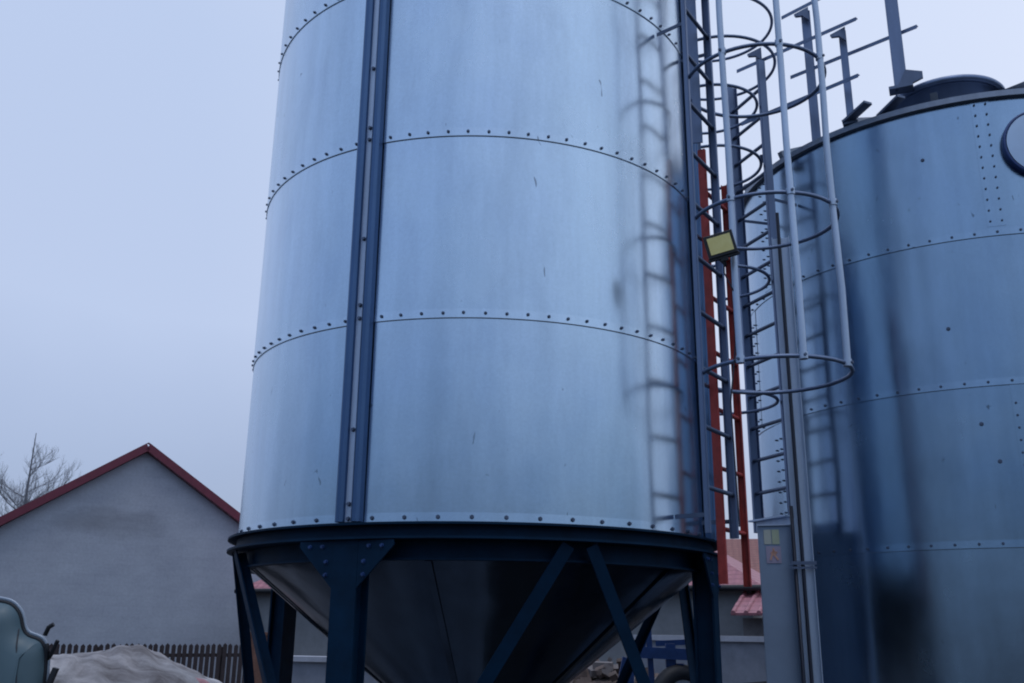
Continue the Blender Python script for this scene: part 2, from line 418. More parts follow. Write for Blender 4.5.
# porthole in the upper ring: pale disc with a blue rim
ap=R(-97.1); up=Vector((math.cos(ap),math.sin(ap),0)); tp=Vector((-up.y,up.x,0)); zp=EYE+3.12
pc=C2+up*(R2+.035)+Vector((0,0,zp))
m=MB(); ring=[pc+(tp*math.cos(2*math.pi*k/48)+Vector((0,0,1))*math.sin(2*math.pi*k/48))*.232 for k in range(48)]
m.tube(ring,.011,8,True)
m.add([p-up*.06 for p in ring]+ring,[(k,(k+1)%48,48+(k+1)%48,48+k) for k in range(48)],0,True)
pr=m.build('porthole',mat_paint('blue_rubber_rim',(.03,.07,.22),.5,.1,0,0),s2)
m=MB(); disc=[pc+up*(.012)+(tp*math.cos(2*math.pi*k/48)+Vector((0,0,1))*math.sin(2*math.pi*k/48))*.222 for k in range(48)]
m.add([pc+up*.03]+disc,[(0,1+k,1+(k+1)%48) for k in range(48)],0,True); m.build('pane',mat_paint('pale_cover',(.46,.60,.80),.35,.05,.2,0),pr)

# ------------------------------------------------------------------ ladders
def ladder(name,near,far,z0,z1,first,step,label,outward,smat,rmat=None,w=.055,t=.018,rr=.013,wf=None,group=None,ztn=None):
    near=Vector(near); far=Vector(far); near.z=0; far.z=0
    th=thing(name,((near.x+far.x)/2,(near.y+far.y)/2,z0),label,'ladder',group)
    o=Vector(outward).normalized()
    ax=(far-near).normalized()
    for p,s,ww in ((near,-1,w),(far,1,wf or w)):
        m=MB(); zz=(ztn if (ztn and s==-1) else z1)
        m.bar(p+Vector((0,0,z0)),p+Vector((0,0,zz)),ww,t*.35,o)
        m.bar(p+o*ww/2-ax*s*t/2+Vector((0,0,z0)),p+o*ww/2-ax*s*t/2+Vector((0,0,zz)),t,t*.25,ax)
        m.bar(p-o*ww/2-ax*s*t/2+Vector((0,0,z0)),p-o*ww/2-ax*s*t/2+Vector((0,0,zz)),t,t*.25,ax)
        m.build('stringer',smat,th)
    z=first
    while z<z1-.05:
        m=MB(); m.tube([near+Vector((0,0,z)),far+Vector((0,0,z))],rr,8); m.build('rung',rmat or smat,th); z+=step
    return th
def hoop(th,c,r,z,h,t,mat):
    m=MB(); m.tube([Vector(c)+Vector((r*math.cos(2*math.pi*k/64),r*math.sin(2*math.pi*k/64),z)) for k in range(64)],h*.40,8,True)
    m.build('hoop',mat,th)

M_dark=mat_zinc('zinc_dark',(.13,.17,.26),.5,.7,.2,0,False)
# ladder on the front silo
n1=azp(11.33,5.0); f1=azp(12.85,5.35); out1=Vector((.83,-.56,0))
th1=ladder('caged_ladder',n1,f1,EYE+.47,EYE+6.1,EYE+.70,.3125,'galvanised cage ladder fixed to the right side of the large front silo',out1,M_stringer,M_dark,.022,.020,.0125,.04)
for p0_,hh in ((azp(11.88,5.27),2.75),):
    m=MB(); q=Vector((p0_.x,p0_.y,0)); m.bar(q+Vector((0,0,EYE+hh+.01)),q+Vector((0,0,EYE+6.1)),.058,.01,Vector((.98,-.2,0))); m.build('upright',M_stringer,th1)
cc=azp(15.62,5.15); cr=.389; cc.z=0
for h in (1.295,2.17,3.045,3.92,4.80,5.68):
    hoop(th1,cc,cr,EYE+h,.028,.010,M_stringer)
for az_,side in ((13.72,-1),(17.33,-1),(19.72,-1)):
    u=Vector((math.sin(R(az_)),math.cos(R(az_)),0)); b=cc.dot(u); disc=b*b-(cc.length_squared-(cr+.010)**2)
    d=b-math.sqrt(max(disc,0)); p=u*d; rad=(p-cc).normalized(); tt=Vector((-rad.y,rad.x,0))
    m=MB(); p=cc+rad*(cr+.010)
    m.tube([p+Vector((0,0,EYE+1.28+.4*k))+rad*.006*math.sin(k*1.7) for k in range(12)],.0175,12)
    for h in (1.295,2.17,3.045,3.92,4.80): m.bolt(p+rad*.014+Vector((0,0,EYE+h)),rad,.008,.012,1); m.strip(p,.0195,EYE+h-.018,EYE+h+.018,.004,14)
    m.build('strap',[M_rail,M_bolt],th1)
for h in (.56,3.4,5.4):
    for p in (n1,f1):
        m=MB(); q=Vector((p.x,p.y,EYE+h)); u=(q-C1); u.z=0; u.normalize(); m.bar(q,C1+u*(R1+.01)+Vector((0,0,EYE+h)),.022,.006)
        m.build('wall_bracket',M_dark,th1)

# red lower ladder clipped outside it
nr=azp(12.05,5.30); fr=azp(13.42,5.63)
thr=ladder('red_ladder',nr,fr,EYE+.235,EYE+2.64,EYE+.52,.325,'rust red painted ladder section hanging between the two silos, beside the cage ladder',out1,M_red,M_red,.040,.018,.013,.036,ztn=EYE+2.73)

# ladder on the second silo
n2=azp(16.15,6.92); f2=azp(14.15,7.27); out2=Vector((-.94,-.35,0))
th2=ladder('caged_ladder',n2,f2,EYE+.675,EYE+4.28,EYE+.955,.238,'galvanised cage ladder on the left side of the wider right silo, behind the cabinet',out2,M_stringer,M_dark,.06,.022,.014,.075)
cc2=(n2+f2)/2+out2.normalized()*.37; cc2.z=0
for h in (1.55,2.45,3.38,3.88): hoop(th2,cc2,.37,EYE+h,.030,.008,M_stringer)
for h in (4.22,4.58): hoop(th2,cc2+Vector((.07,-.03,0)),.45,EYE+h,.030,.008,M_stringer)
for da in (160,200,245):
    u=Vector((math.cos(R(da)),math.sin(R(da)),0)); tt=Vector((-u.y,u.x,0)); p=cc2+u*.378
    m=MB(); m.bar(p+Vector((0,0,EYE+1.53)),p+Vector((0,0,EYE+4.58)),.035,.006,tt); m.build('strap',M_dark,th2)
m=MB(); o2=out2.normalized(); n2.z=0; f2.z=0; m.bar(n2+o2*.03+Vector((0,0,EYE+.715)),f2+o2*.03+Vector((0,0,EYE+.715)),.075,.012); m.bar(n2+o2*.055+Vector((0,0,EYE+.755)),f2+o2*.055+Vector((0,0,EYE+.755)),.012,.05); m.build('foot_plate',M_rail,th2)
m=MB(); p=f2+out2.normalized()*.03; m.bar(p+Vector((0,0,EYE+.5-EYE)),p+Vector((0,0,5.2)),.03,.01) if False else None
for h in (3.1,):
    for p in (n2,f2):
        m=MB(); q=Vector((p.x,p.y,EYE+h)); u=(q-C2); u.z=0; u.normalize(); m.bar(q,C2+u*(R2+.01)+Vector((0,0,EYE+h)),.022,.006)
        m.build('wall_bracket',M_dark,th2)

# support post with cables beside that ladder
pp=azp(16.52,6.78)
post=thing('support_post',(pp.x,pp.y,0),'tall grey steel channel post with black cables, right of the cabinet with the stickers','post')
u=Vector((pp.x,pp.y,0)).normalized(); t=Vector((u.y,-u.x,0)); b=Vector((pp.x,pp.y,0))
m=MB(); m.bar(b+Vector((0,0,0)),b+Vector((0,0,EYE+2.72)),.115,.006,t)
for s in(-1,1): m.bar(b+t*s*.0575-u*.018,b+t*s*.0575-u*.018+Vector((0,0,EYE+2.72)),.036,.005,u)
m.build('channel',M_rail,post)
for off,zt_ in ((-.058,EYE+.72),(-.010,EYE+2.9)):
    m=MB(); q=b+t*off-u*.045; m.tube([q+Vector((0,0,0)),q+Vector((0.001,0,1.2)),q+Vector((-.002,0,2.4)),q+Vector((0,0,zt_))],.0125,8); m.build('cable',M_cableblack,post)
m=MB(); q=b-u*.062+Vector((0,0,EYE+.43)); m.bar(q-t*.09,q+t*.075,.022,.006); m.bar(q-t*.09+Vector((0,0,-.03)),q+t*.075+Vector((0,0,-.03)),.014,.006); m.build('clamp',M_dark,post)

# grey duct with stickers
dp=azp(15.03,6.80)
duct=thing('steel_cabinet',(dp.x,dp.y,0),'narrow tall grey steel cabinet with stickers near its top, between the two silos','cabinet')
u=Vector((dp.x,dp.y,0)).normalized(); t=Vector((u.y,-u.x,0)); b=Vector((dp.x,dp.y,0)); W=.222; H=EYE+.685
Mz=Matrix((t,u,Vector((0,0,1)))).transposed()
m=MB(); m.box(b+u*.235+Vector((0,0,H/2)),(W,.47,H),Mz); m.bar(b+Vector((0,0,H-.004))-u*.006+t*-W/2,b+Vector((0,0,H-.004))-u*.006+t*W/2,.01,.012)
o=m.build('housing',M_duct,duct); bv=o.modifiers.new('b','BEVEL'); bv.width=.006; bv.segments=2
def sticker(cx,cz,w,h,mat,name='sticker',d=.003):
    m=MB(); c=b+t*cx-u*d+Vector((0,0,EYE+cz)); m.box(c,(w,.002,h),Mz); return m.build(name,mat,duct)
sticker(-.048,.606,.047,.095,M_sticker); sticker(.004,.606,.047,.095,M_sticker2)
ws=sticker(-.015,.49,.095,.11,M_warnbg)
m=MB()
for (x0,z0,x1,z1,wd) in ((0,.03,-.022,-.035,.012),(.0,.005,.028,-.035,.012),(-.02,.012,.024,.016,.010),(0,.028,.016,.002,.012)):
    m.bar(b+t*(-.015+x0)-u*.006+Vector((0,0,EYE+.49+z0)),b+t*(-.015+x1)-u*.006+Vector((0,0,EYE+.49+z1)),wd,.002,t)
m.bar(b+t*(-.015-.005)-u*.006+Vector((0,0,EYE+.49+.036)),b+t*(-.015+.007)-u*.006+Vector((0,0,EYE+.49+.036)),.011,.002)
m.build('warning_mark',M_warn,ws)

# floodlight on the cage
fp=azp(12.93,4.70,1.878)
fl=thing('floodlight',fp,'small tilted floodlight with a yellow face, clamped to the cage of the front silo ladder','floodlight')
u=Vector((fp.x,fp.y,0)).normalized(); t=Vector((u.y,-u.x,0))
face=(-u*.985+Vector((0,0,-.15))).normalized(); upv=(Vector((0,0,1))-face*face.z).normalized(); rt=upv.cross(face)
Rr=Matrix.Rotation(R(13),3,face)
rt=Rr@rt*-1; upv=Rr@upv
Mf=Matrix((rt,upv,face)).transposed()
m=MB(); m.box(fp,(.148,.12,.035),Mf)
for k in range(6): m.box(fp-face*.03+rt*(-.055+.022*k),(.005,.10,.03),Mf)
o=m.build('housing',M_ledframe,fl); o.modifiers.new('b','BEVEL').width=.005
m=MB(); m.box(fp+face*.019,(.117,.088,.004),Mf); m.build('led_panel',M_led,fl)
m=MB(); m.box(fp-upv*.075+face*.0,(.04,.02,.02),Mf); m.tube([fp-upv*.07-face*.01,fp-upv*.10-face*.05,fp-face*.09+rt*.05],.006,6); m.bar(fp-upv*.066-rt*.08,fp-upv*.066+rt*.08,.012,.02); m.build('bracket',M_black,fl)
m=MB(); m.tube([fp-upv*.06-face*.02,fp-upv*.14-face*.03+rt*.02,fp-upv*.30-face*.04+rt*-.01,fp+Vector((.03,.1,-.8)),fp+Vector((.04,.1,-1.4))],.004,6); m.build('lead',M_cableblack,fl)

# ------------------------------------------------------------------ guardrail on the second silo's roof
gr=thing('roof_guardrail',(2.5,6.4,5.2),'steel guardrail posts and bars on the roof edge of the wider right silo','guardrail')
def gpost(az,d,h0,h1,w,t=.05):
    p=azp(az,d); u=Vector((p.x,p.y,0)).normalized(); s=Vector((u.y,-u.x,0)); b=Vector((p.x,p.y,0))
    m=MB(); z0=EYE+h0; z1=EYE+h1
    m.bar(b+Vector((0,0,z0)),b+Vector((0,0,z1)),w,.006,s); m.bar(b+s*w/2+u*t/2+Vector((0,0,z0)),b+s*w/2+u*t/2+Vector((0,0,z1)),t,.006,u)
    o=m.build('post',M_stringer,gr)
    g=MB(); g.bar(b+Vector((0,0,z0-.01)),b+Vector((0,0,z0+.012)),w*1.9,.10,s); g.build('foot_plate',M_dark,o)
    return b,s,u
gpost(16.0,7.05,3.5,4.42,.045)
gpost(19.1,7.02,3.52,4.72,.065)
gpost(21.2,6.80,3.55,4.34,.05)
b4,s4,u4=gpost(24.25,6.72,3.72,5.3,.085)
m=MB(); m.add([b4+s4*x+u4*y+Vector((0,0,EYE+z)) for y in(-.02,0) for x,z in ((-.04,3.70),(.15,3.77),(.15,3.82),(.04,3.86))],[(0,1,2,3),(7,6,5,4),(0,4,5,1),(1,5,6,2),(2,6,7,3),(3,7,4,0)]); m.build('gusset',M_dark,gr)
for (x0,y0,x1,y1,h) in ((2.18,6.76,2.90,6.07,4.2),(1.80,6.88,2.475,6.16,3.85),(1.80,6.92,2.52,6.2,4.35),(2.15,6.77,2.70,6.15,4.75)):
    m=MB(); a=Vector((x0,y0,EYE+h)); c=Vector((x1,y1,EYE+h)); m.bar(a,c,.030,.004); dd=(c-a).normalized(); nn=Vector((-dd.y,dd.x,0)); m.bar(a+nn*.015+Vector((0,0,.013)),c+nn*.015+Vector((0,0,.013)),.03,.004,nn)
    m.build('rail',M_stringer,gr)
for az,d,h,s in ((16.0,7.0,4.42,-1),(19.1,6.98,4.70,-1),(21.2,6.76,4.32,-1)):
    p=azp(az,d,h); u=Vector((p.x,p.y,0)).normalized(); t=Vector((u.y,-u.x,0)); g=MB()
    pts=[(0.025,0.02),(-.085,-.025),(-.075,-.045),(-.02,-.05),(.025,-.10)]
    vs=[p+t*x+Vector((0,0,z))+u*k for k in(-.012,.012) for x,z in pts]; q=5
    g.add(vs,[tuple(range(5)),tuple(range(9,4,-1))]+[(k,q+k,q+(k+1)%q,(k+1)%q) for k in range(5)]); g.build('bracket',M_dark,gr)
# plank-like roof cleats near the eave
for az0,az1 in ((20.9,22.3),(22.9,24.2)):
    m=MB(); m.bar(azp(az0,6.78,3.565),azp(az1,6.62,3.61),.02,.07); m.build('cleat',M_dark,gr)

# ------------------------------------------------------------------ grey gable building
sc=1.4; A=Vector((-7.071*sc,18.708*sc,0)); ph=R(28); e=Vector((math.cos(ph),math.sin(ph),0)); nb=Vector((-math.sin(ph),math.cos(ph),0))
za=EYE+3.293*sc; hw=3.42; sp=.668; zev=za-sp*hw; dep=12
gb=thing('gable_house',A,'plain grey rendered gable end with a red roof edge, at the left behind the fence','building','farm buildings')
def local(o,mesh,angle): pass
m=MB()
front=[(-hw,0),(hw,0),(hw,zev-.1),(0,za-.1),(-hw,zev-.1)]
# build in local axes so that object coordinates follow the wall
def wall_local(pts,depth): 
    vs=[(x,y,z) for y in (0,depth) for x,z in pts]; q=len(pts)
    return vs,[tuple(range(q)),tuple(range(2*q-1,q-1,-1))]+[(k,q+k,q+(k+1)%q,(k+1)%q) for k in range(q)]
vs,fs=wall_local(front,dep); m.add(vs,fs)
def build_local(m,name,mat,parent,rot):
    me_o=m.build(name,mat,None,(0,0,0)); me_o.parent=parent; me_o.rotation_euler=(0,0,rot); me_o.location=(0,0,0); ORG[me_o.name]=ORG[parent.name]; return me_o
build_local(m,'wall',M_plaster,gb,ph)
m=MB(); ov=.22
for s in(-1,1):
    a=(0,za+.05); b2=(s*(hw+.35),za+.05-sp*(hw+.35)); th_=.13
    pts=[a,b2,(b2[0],b2[1]-th_),(0,za+.05-th_)]
    if s>0: pts=pts[::-1]
    vs=[(x,y,z) for y in(-ov+.03,dep+ov) for x,z in pts]; q=4
    m.add(vs,[tuple(range(4)),tuple(range(7,3,-1))]+[(k,q+k,q+(k+1)%q,(k+1)%q) for k in range(4)])
rfo=build_local(m,'roof',M_pinktile,gb,ph)
m=MB()
for s in(-1,1):
    m.bar((0,-ov,za+.03),(s*(hw+.36),-ov,za+.03-sp*(hw+.36)),.20,.03,(sp*s,0,1))
    m.bar((0,-ov+.06,za+.135),(s*(hw+.36),-ov+.06,za+.135-sp*(hw+.36)),.14,.02,(0,1,0))
build_local(m,'verge_board',M_redtrim,gb,ph)

# ------------------------------------------------------------------ long tiled house behind the silos
def hip_house(name,p0,p1,depth,zeave,pitch,wm,rm,label,over=.25,hip=True):
    p0=Vector(p0);p1=Vector(p1); d=p1-p0; L=d.length; ang=math.atan2(d.y,d.x)
    th=thing(name,(p0.x,p0.y,0),label,'building','farm buildings')
    m=MB(); m.box((L/2,depth/2,zeave/2),(L,depth,zeave)); build_local(m,'wall',wm,th,ang)
    o=over; zr=zeave+(depth/2+o)*pitch; hp=(depth/2+o) if hip else 0; th_=.09
    x0,x1,y0,y1=-o,L+o,-o,depth+o; z=zeave
    base=[(x0,y0,z),(x1,y0,z),(x1,y1,z),(x0,y1,z)]; rid=[(x0+hp,depth/2,zr),(x1-hp,depth/2,zr)]
    m=MB(); vs=base+rid+[(a,b,c-th_) for a,b,c in base]
    m.add(vs,[(0,1,5,4),(1,2,5),(2,3,4,5),(3,0,4),(7,6,0,3) if False else (0,6,7,1),(1,7,8,2),(2,8,9,3),(3,9,6,0),(6,9,8,7)])
    rf=build_local(m,'roof',rm,th,ang)
    m=MB(); m.tube([(x0,y0-.05,z-.05),(x1,y0-.05,z-.05)],.06,8); g=build_local(m,'gutter',M_black,rf,0); g.rotation_euler=(0,0,0)
    return th,ang,L
h2,a2,L2=hip_house('long_house',(-6.5,25.25,0),(4.95,20.5,0),6.5,EYE+.90,.62,M_wallgrey,M_pinktile,'low grey walled house with a pinkish red tiled roof, seen behind the silo legs')
# windows of the house are hidden by the silos; one window band stays between the legs
h3,a3,L3=hip_house('old_house',(3.0,33.0,0),(13.5,31.0,0),7,EYE+1.6,.42,M_brick,M_browntile,'taller house with a dull brown red roof, farthest back between the two silos',.3,False)
# lean-to with stepped tiled roof
q0=azp(13.02,20.0); q0.z=0; 
ln=thing('lean_to_shed',(q0.x,q0.y,0),'small shed with a stepped pink tiled roof, just left of the grey cabinet','shed')
ang=R(-22)
m=MB(); m.box((1.5,.9,(EYE+.25)/2),(3.0,1.8,EYE+.25)); build_local(m,'wall',mat_paint('dim_plaster',(.16,.15,.16),.9,.2,0,.004,6),ln,ang)
m=MB()
for k in range(4):
    ya=-.45+k*.55; zz=EYE+.40+k*.14
    m.box((1.5,ya+.3,zz),(3.3,.62,.05),Matrix.Rotation(R(16),3,'X'))
    for j in range(14): m.tube([(-.1+j*.24,ya-.02,zz-.06),(-.1+j*.24,ya+.6,zz+.12)],.045,6)
build_local(m,'roof',M_pinktile,ln,ang)

# low concrete wall with a pale cap
w0=azp(7.0,15.0); w1=azp(15.6,13.6)
cw=thing('yard_wall',((w0.x+w1.x)/2,(w0.y+w1.y)/2,0),'low concrete yard wall with a pale cap, beyond the silo legs at the right','wall')
w0.z=w1.z=0
m=MB(); zt_=EYE-.13
m.bar(w0+Vector((0,0,zt_/2)),w1+Vector((0,0,zt_/2)),zt_,.18,(0,0,1)); m.build('wall_panel',M_concrete,cw)
m=MB(); m.bar(w0+Vector((0,0,zt_+.035)),w1+Vector((0,0,zt_+.035)),.07,.28,(0,0,1)); m.build('cap',M_cap,cw)
# low slab wall at left between the legs
v0=azp(-12.6,13); v1=azp(-6,12.2); v0.z=v1.z=0
cw2=thing('yard_wall',((v0.x+v1.x)/2,(v0.y+v1.y)/2,0),'short low concrete wall seen between the left silo legs','wall')
zt_=EYE-.40
m=MB(); m.bar(v0+Vector((0,0,zt_/2)),v1+Vector((0,0,zt_/2)),zt_,.2,(0,0,1)); m.build('wall_panel',M_concrete,cw2)
m=MB(); m.bar(v0+Vector((0,0,zt_+.03)),v1+Vector((0,0,zt_+.03)),.06,.3,(0,0,1)); m.build('cap',M_cap,cw2)
# brick pillar at the fence end
bp=azp(-13.75,15.5); bp.z=0
m=MB(); m.box(bp+Vector((0,0,.74)),(.26,.26,1.48)); m.box(bp+Vector((0,0,1.50)),(.32,.32,.05))
tag(m.build('gate_pillar',M_brick,None,bp),'brown brick pillar behind the left silo leg, at the end of the picket fence','pillar')

# ------------------------------------------------------------------ picket fence
F0=Vector((-8.64,19.3,0)); fe=Vector((.88,.475,0)).normalized()
fn=thing('picket_fence',F0,'dark brown picket fence in front of the grey gable wall','fence')
fnrm=Vector((fe.y,-fe.x,0))
for i in range(49):
    p=F0+fe*(-1.6+i*.112); m=MB(); hh=EYE-.335+random.uniform(-.012,.012)
    w=.080; lean=random.uniform(-.008,.008)
    vs=[p+fe*(x+lean*(z>.5))+fnrm*y+Vector((0,0,z)) for y in(-.01,.012) for x,z in((-w/2,.06),(w/2,.06),(w/2,hh-.04),(0,hh),(-w/2,hh-.04))]
    m.add(vs,[tuple(range(5)),tuple(range(9,4,-1))]+[(k,5+k,5+(k+1)%5,(k+1)%5) for k in range(5)]); m.build('picket',M_fence,fn)
for z in (.35,EYE-.56):
    m=MB(); m.bar(F0+fe*-1.7-fnrm*.03+Vector((0,0,z)),F0+fe*3.85-fnrm*.03+Vector((0,0,z)),.07,.035); m.build('rail',M_fence,fn)
for k in range(3):
    m=MB(); p=F0+fe*(-1.6+k*2.4)-fnrm*.09; m.bar(p,p+Vector((0,0,EYE-.40)),.08,.08); m.build('post',M_fence,fn)

# ------------------------------------------------------------------ draped heap
hx=azp(-21.4,8.2); hx.z=0
def hz(x,y):
    r=math.hypot(x/(1.35 if x<0 else .80),y/1.3)
    zz=1.41*math.exp(-(r/1.95)**2.4)
    zz+= -.10*abs(x+.05)*math.exp(-r)
    zz+=.026*math.sin(5.2*x+2.1*y+1.3*math.sin(2.3*y))+.020*math.sin(9.7*x-4*y+1.5*math.sin(3*y+x))+.016*abs(math.sin(11*x+7*y+2*math.sin(4*x)))+.014*abs(math.sin(13*y-7*x+1.7*math.sin(5*y)))+.006*math.sin(31*x+17*y)
    return max(zz,0)
m=MB(); n=170; L=3.0
vs=[(hx.x+(-L+2*L*i/n),hx.y+(-L+2*L*j/n),hz(-L+2*L*i/n,-L+2*L*j/n)) for j in range(n+1) for i in range(n+1)]
m.add(vs,[(j*(n+1)+i,j*(n+1)+i+1,(j+1)*(n+1)+i+1,(j+1)*(n+1)+i) for j in range(n) for i in range(n)],0,True)
tag(m.build('covered_heap',M_cloth,None,hx),'heap under a wrinkled off white sheet, in front of the picket fence','heap')
sp_=azp(-17.1,7.9); 
m=MB()
prof=[(.0,-.02),(.10,-.02),(.16,.05),(.15,.14),(.08,.20),(0,.22)]
m.lathe((0,0),prof,20); 
for i,v in enumerate(m.v):
    m.v[i]=(sp_.x+v[0]*1.2+.01*math.sin(20*v[2]),sp_.y+v[1]*.9,EYE-.575+v[2])
tag(m.build('pink_sack',mat_paint('pink_sack_cloth',(.40,.20,.22),.8,.2,0,.008,14),None,(sp_.x,sp_.y,EYE-.6)),'small pink sack lying at the right end of the sheeted heap','sack')

# ------------------------------------------------------------------ glazed cab, cut by the left frame edge
OUT=[(-3.830,.142),(-2.836,.152),(-2.636,.144),(-2.494,.131),(-2.441,.107),(-2.399,.060),(-2.376,-.011),(-2.355,-.032),(-2.309,-.044),(-2.274,-.065),(-2.245,-.118),(-2.235,-.202),(-2.232,-.303),(-2.206,-.617)]
def smooth(p,it=2):
    for _ in range(it):
        q=[p[0]]
        for a,b in zip(p,p[1:]): q += [(a[0]*.75+b[0]*.25,a[1]*.75+b[1]*.25),(a[0]*.25+b[0]*.75,a[1]*.25+b[1]*.75)]
        p=q+[p[-1]]
    return p
OUT=smooth(OUT)
def inset(p,d):
    o=[]
    for k in range(len(p)):
        a=p[max(k-1,0)]; b=p[min(k+1,len(p)-1)]; t=Vector((b[0]-a[0],b[1]-a[1])).normalized(); o.append((p[k][0]-(-t.y)*d*1.0 if False else p[k][0]+t.y*d, p[k][1]-t.x*d))
    return o
cab=thing('vehicle_cab',(-3.0,5.6,0),'rounded teal glazed cab of a parked vehicle, cut off by the left picture edge','vehicle')
def loft(rows,mat,name,par,mi=0):
    m=MB(); n=len(rows[0]); vs=[p for r_ in rows for p in r_]
    m.add(vs,[(i*n+k,i*n+k+1,(i+1)*n+k+1,(i+1)*n+k) for i in range(len(rows)-1) for k in range(n-1)],0,True); return m.build(name,mat,par)
def row(p,y): return [(x-(y-5.0)*.56,y,EYE+z*(1-.06*(y-5))) for x,z in p]
i1=inset(OUT,.018); i2=inset(OUT,.034); i3=inset(OUT,.05)
M_frame=mat_paint('pale_cab_frame',(.34,.40,.48),.35,.1,.2,0)
loft([row(inset(OUT,.02),5.012),row(inset(OUT,.006),5.0),row(OUT,5.012),row(OUT,5.05),row(OUT,6.25),row(inset(OUT,.02),6.27)],M_frame,'shell',cab)
m=MB(); m.tube([(x,5.002,EYE+z) for x,z in inset(OUT,.024)],.0085,8); m.build('window_seal',M_black,cab)
# one curved pane: bulges towards the viewer
rows=[]
for d_,y_ in ((.022,5.010),(.034,4.985),(.055,4.955),(.085,4.935),(.12,4.92)): rows.append([(x,y_,EYE+z) for x,z in inset(OUT,d_)])
base=inset(OUT,.12)
for k in range(1,7):
    f=k/6; rows.append([(x,4.92-.03*math.sin(f*1.57),EYE+z*(1-f)-.8*f) for x,z in base])
loft(rows,M_tank,'glass',cab)
m=MB(); m.box((-3.38,5.63,(EYE-.62)/2+.2),(1.62,1.22,EYE-.62-.4),Matrix(((1,-.56,0),(0,1,0),(0,0,1)))); o=m.build('body',mat_paint('cab_body',(.05,.08,.10),.4,.15,0,0),cab); o.modifiers.new('b','BEVEL').width=.05
m=MB(); m.tube([(-2.41,4.985,EYE-.02),(-2.385,4.935,EYE-.10),(-2.36,4.92,EYE-.20),(-2.345,4.91,EYE-.33)],.0035,6); m.build('pane_joint',M_ledframe,cab)
m=MB(); m.tube([(-2.275,4.98,EYE-.048),(-2.258,4.97,EYE-.012),(-2.235,4.97,EYE+.003)],.011,8); m.build('grab_hook',M_black,cab)
m=MB(); m.tube([(-2.262,4.985,EYE-.09),(-2.235,4.97,EYE-.16),(-2.228,4.97,EYE-.14),(-2.200,4.96,EYE-.072)],.010,8); m.build('mirror_arm',M_black,cab)
m=MB(); m.bar((-2.222,4.96,EYE-.30),(-2.190,4.96,EYE-.20),.022,.03); m.build('door_handle',M_black,cab)
for wy in (5.15,6.1):
    c=Vector((-2.75-(wy-5)*.56,wy,.42)); m=MB(); m.tube([c+Vector((.30*math.cos(2*math.pi*k/32),0,.30*math.sin(2*math.pi*k/32))) for k in range(32)],.11,10,True); w_=m.build('wheel',M_black,cab); m=MB(); m.tube([c-Vector((0,.06,0)),c+Vector((0,.06,0))],.2,20); m.build('rim',M_tin,w_)

# ------------------------------------------------------------------ blue implement behind the legs
im=thing('farm_implement',azp(8.8,9.5,-EYE),'blue painted farm implement with a dark tyre, standing behind the hopper at the right','farm implement')
def P(az,el,d=9.5): return azp(az,d,el*d)
m=MB(); m.bar(P(6.9,-.020),P(10.4,-.022),.10,.10); m.bar(P(8.2,-.012,9.8),P(10.2,-.010,9.8),.05,.06); m.build('beam',M_blue2,im)
m=MB(); m.bar(P(7.0,-.02),P(6.2,-.10),.05,.04); m.bar(P(7.8,.010),P(7.4,-.02),.05,.04); m.bar(P(7.8,.010),P(8.1,-.13),.05,.04); m.bar(P(7.2,-.03),P(8.4,-.12),.05,.04); m.bar(P(6.5,-.025),P(6.1,-.055),.05,.04); m.bar(P(6.9,-.022),P(6.75,-.055),.05,.04); m.bar(P(9.0,-.012),P(9.0,-.045),.09,.05); m.build('frame',M_blue2,im)
def wheel(c,r,axis,par):
    axis=Vector(axis).normalized(); up=Vector((0,0,1)); s=axis.cross(up)
    m=MB(); m.tube([c+(s*math.cos(2*math.pi*k/32)+up*math.sin(2*math.pi*k/32))*(r-.08) for k in range(32)],.08,10,True); o=m.build('tyre',M_black,par)
    m=MB(); m.tube([c-axis*.05,c+axis*.05],r-.13,24); m.tube([c-axis*.1,c+axis*.1],.04,12); m.build('rim',M_tin,o)
wheel(P(9.5,-.062)+Vector((0,0,0)),.30,(.35,-1,0),im)
m=MB(); m.bar(P(9.5,-.03),P(9.5,-.12),.06,.06); m.build('strut',M_blue2,im)

# rubble heap under / behind the hopper
rb_=MB(); rc=azp(5.6,11.2); rc.z=0
for k in range(700):
    a=random.uniform(0,2*math.pi); r=random.random()**.6*2.0; x=rc.x+r*math.cos(a); y=rc.y+r*math.sin(a)*.8
    z=max(0,1.30*(1-(r/2.0)**1.5))*random.uniform(.85,1.0); s=random.uniform(.03,.12)
    M=Matrix.Rotation(random.uniform(0,3),3,'X')@Matrix.Rotation(random.uniform(0,3),3,'Z')
    rb_.box((x,y,z),(s*random.uniform(.7,1.8),s,s*random.uniform(.5,1)),M,random.choice((0,0,0,1)))
rb_.lathe(rc,[(2.0,0),(1.4,.5),(.7,.95),(0,1.15)],24)
tag(rb_.build('rubble',[M_rust,mat_paint('rubble_pale',(.17,.15,.15),.9,.3,0,.005,8)],None,rc),'heap of broken bricks and earth behind the silo hopper','rubble',kind='stuff')
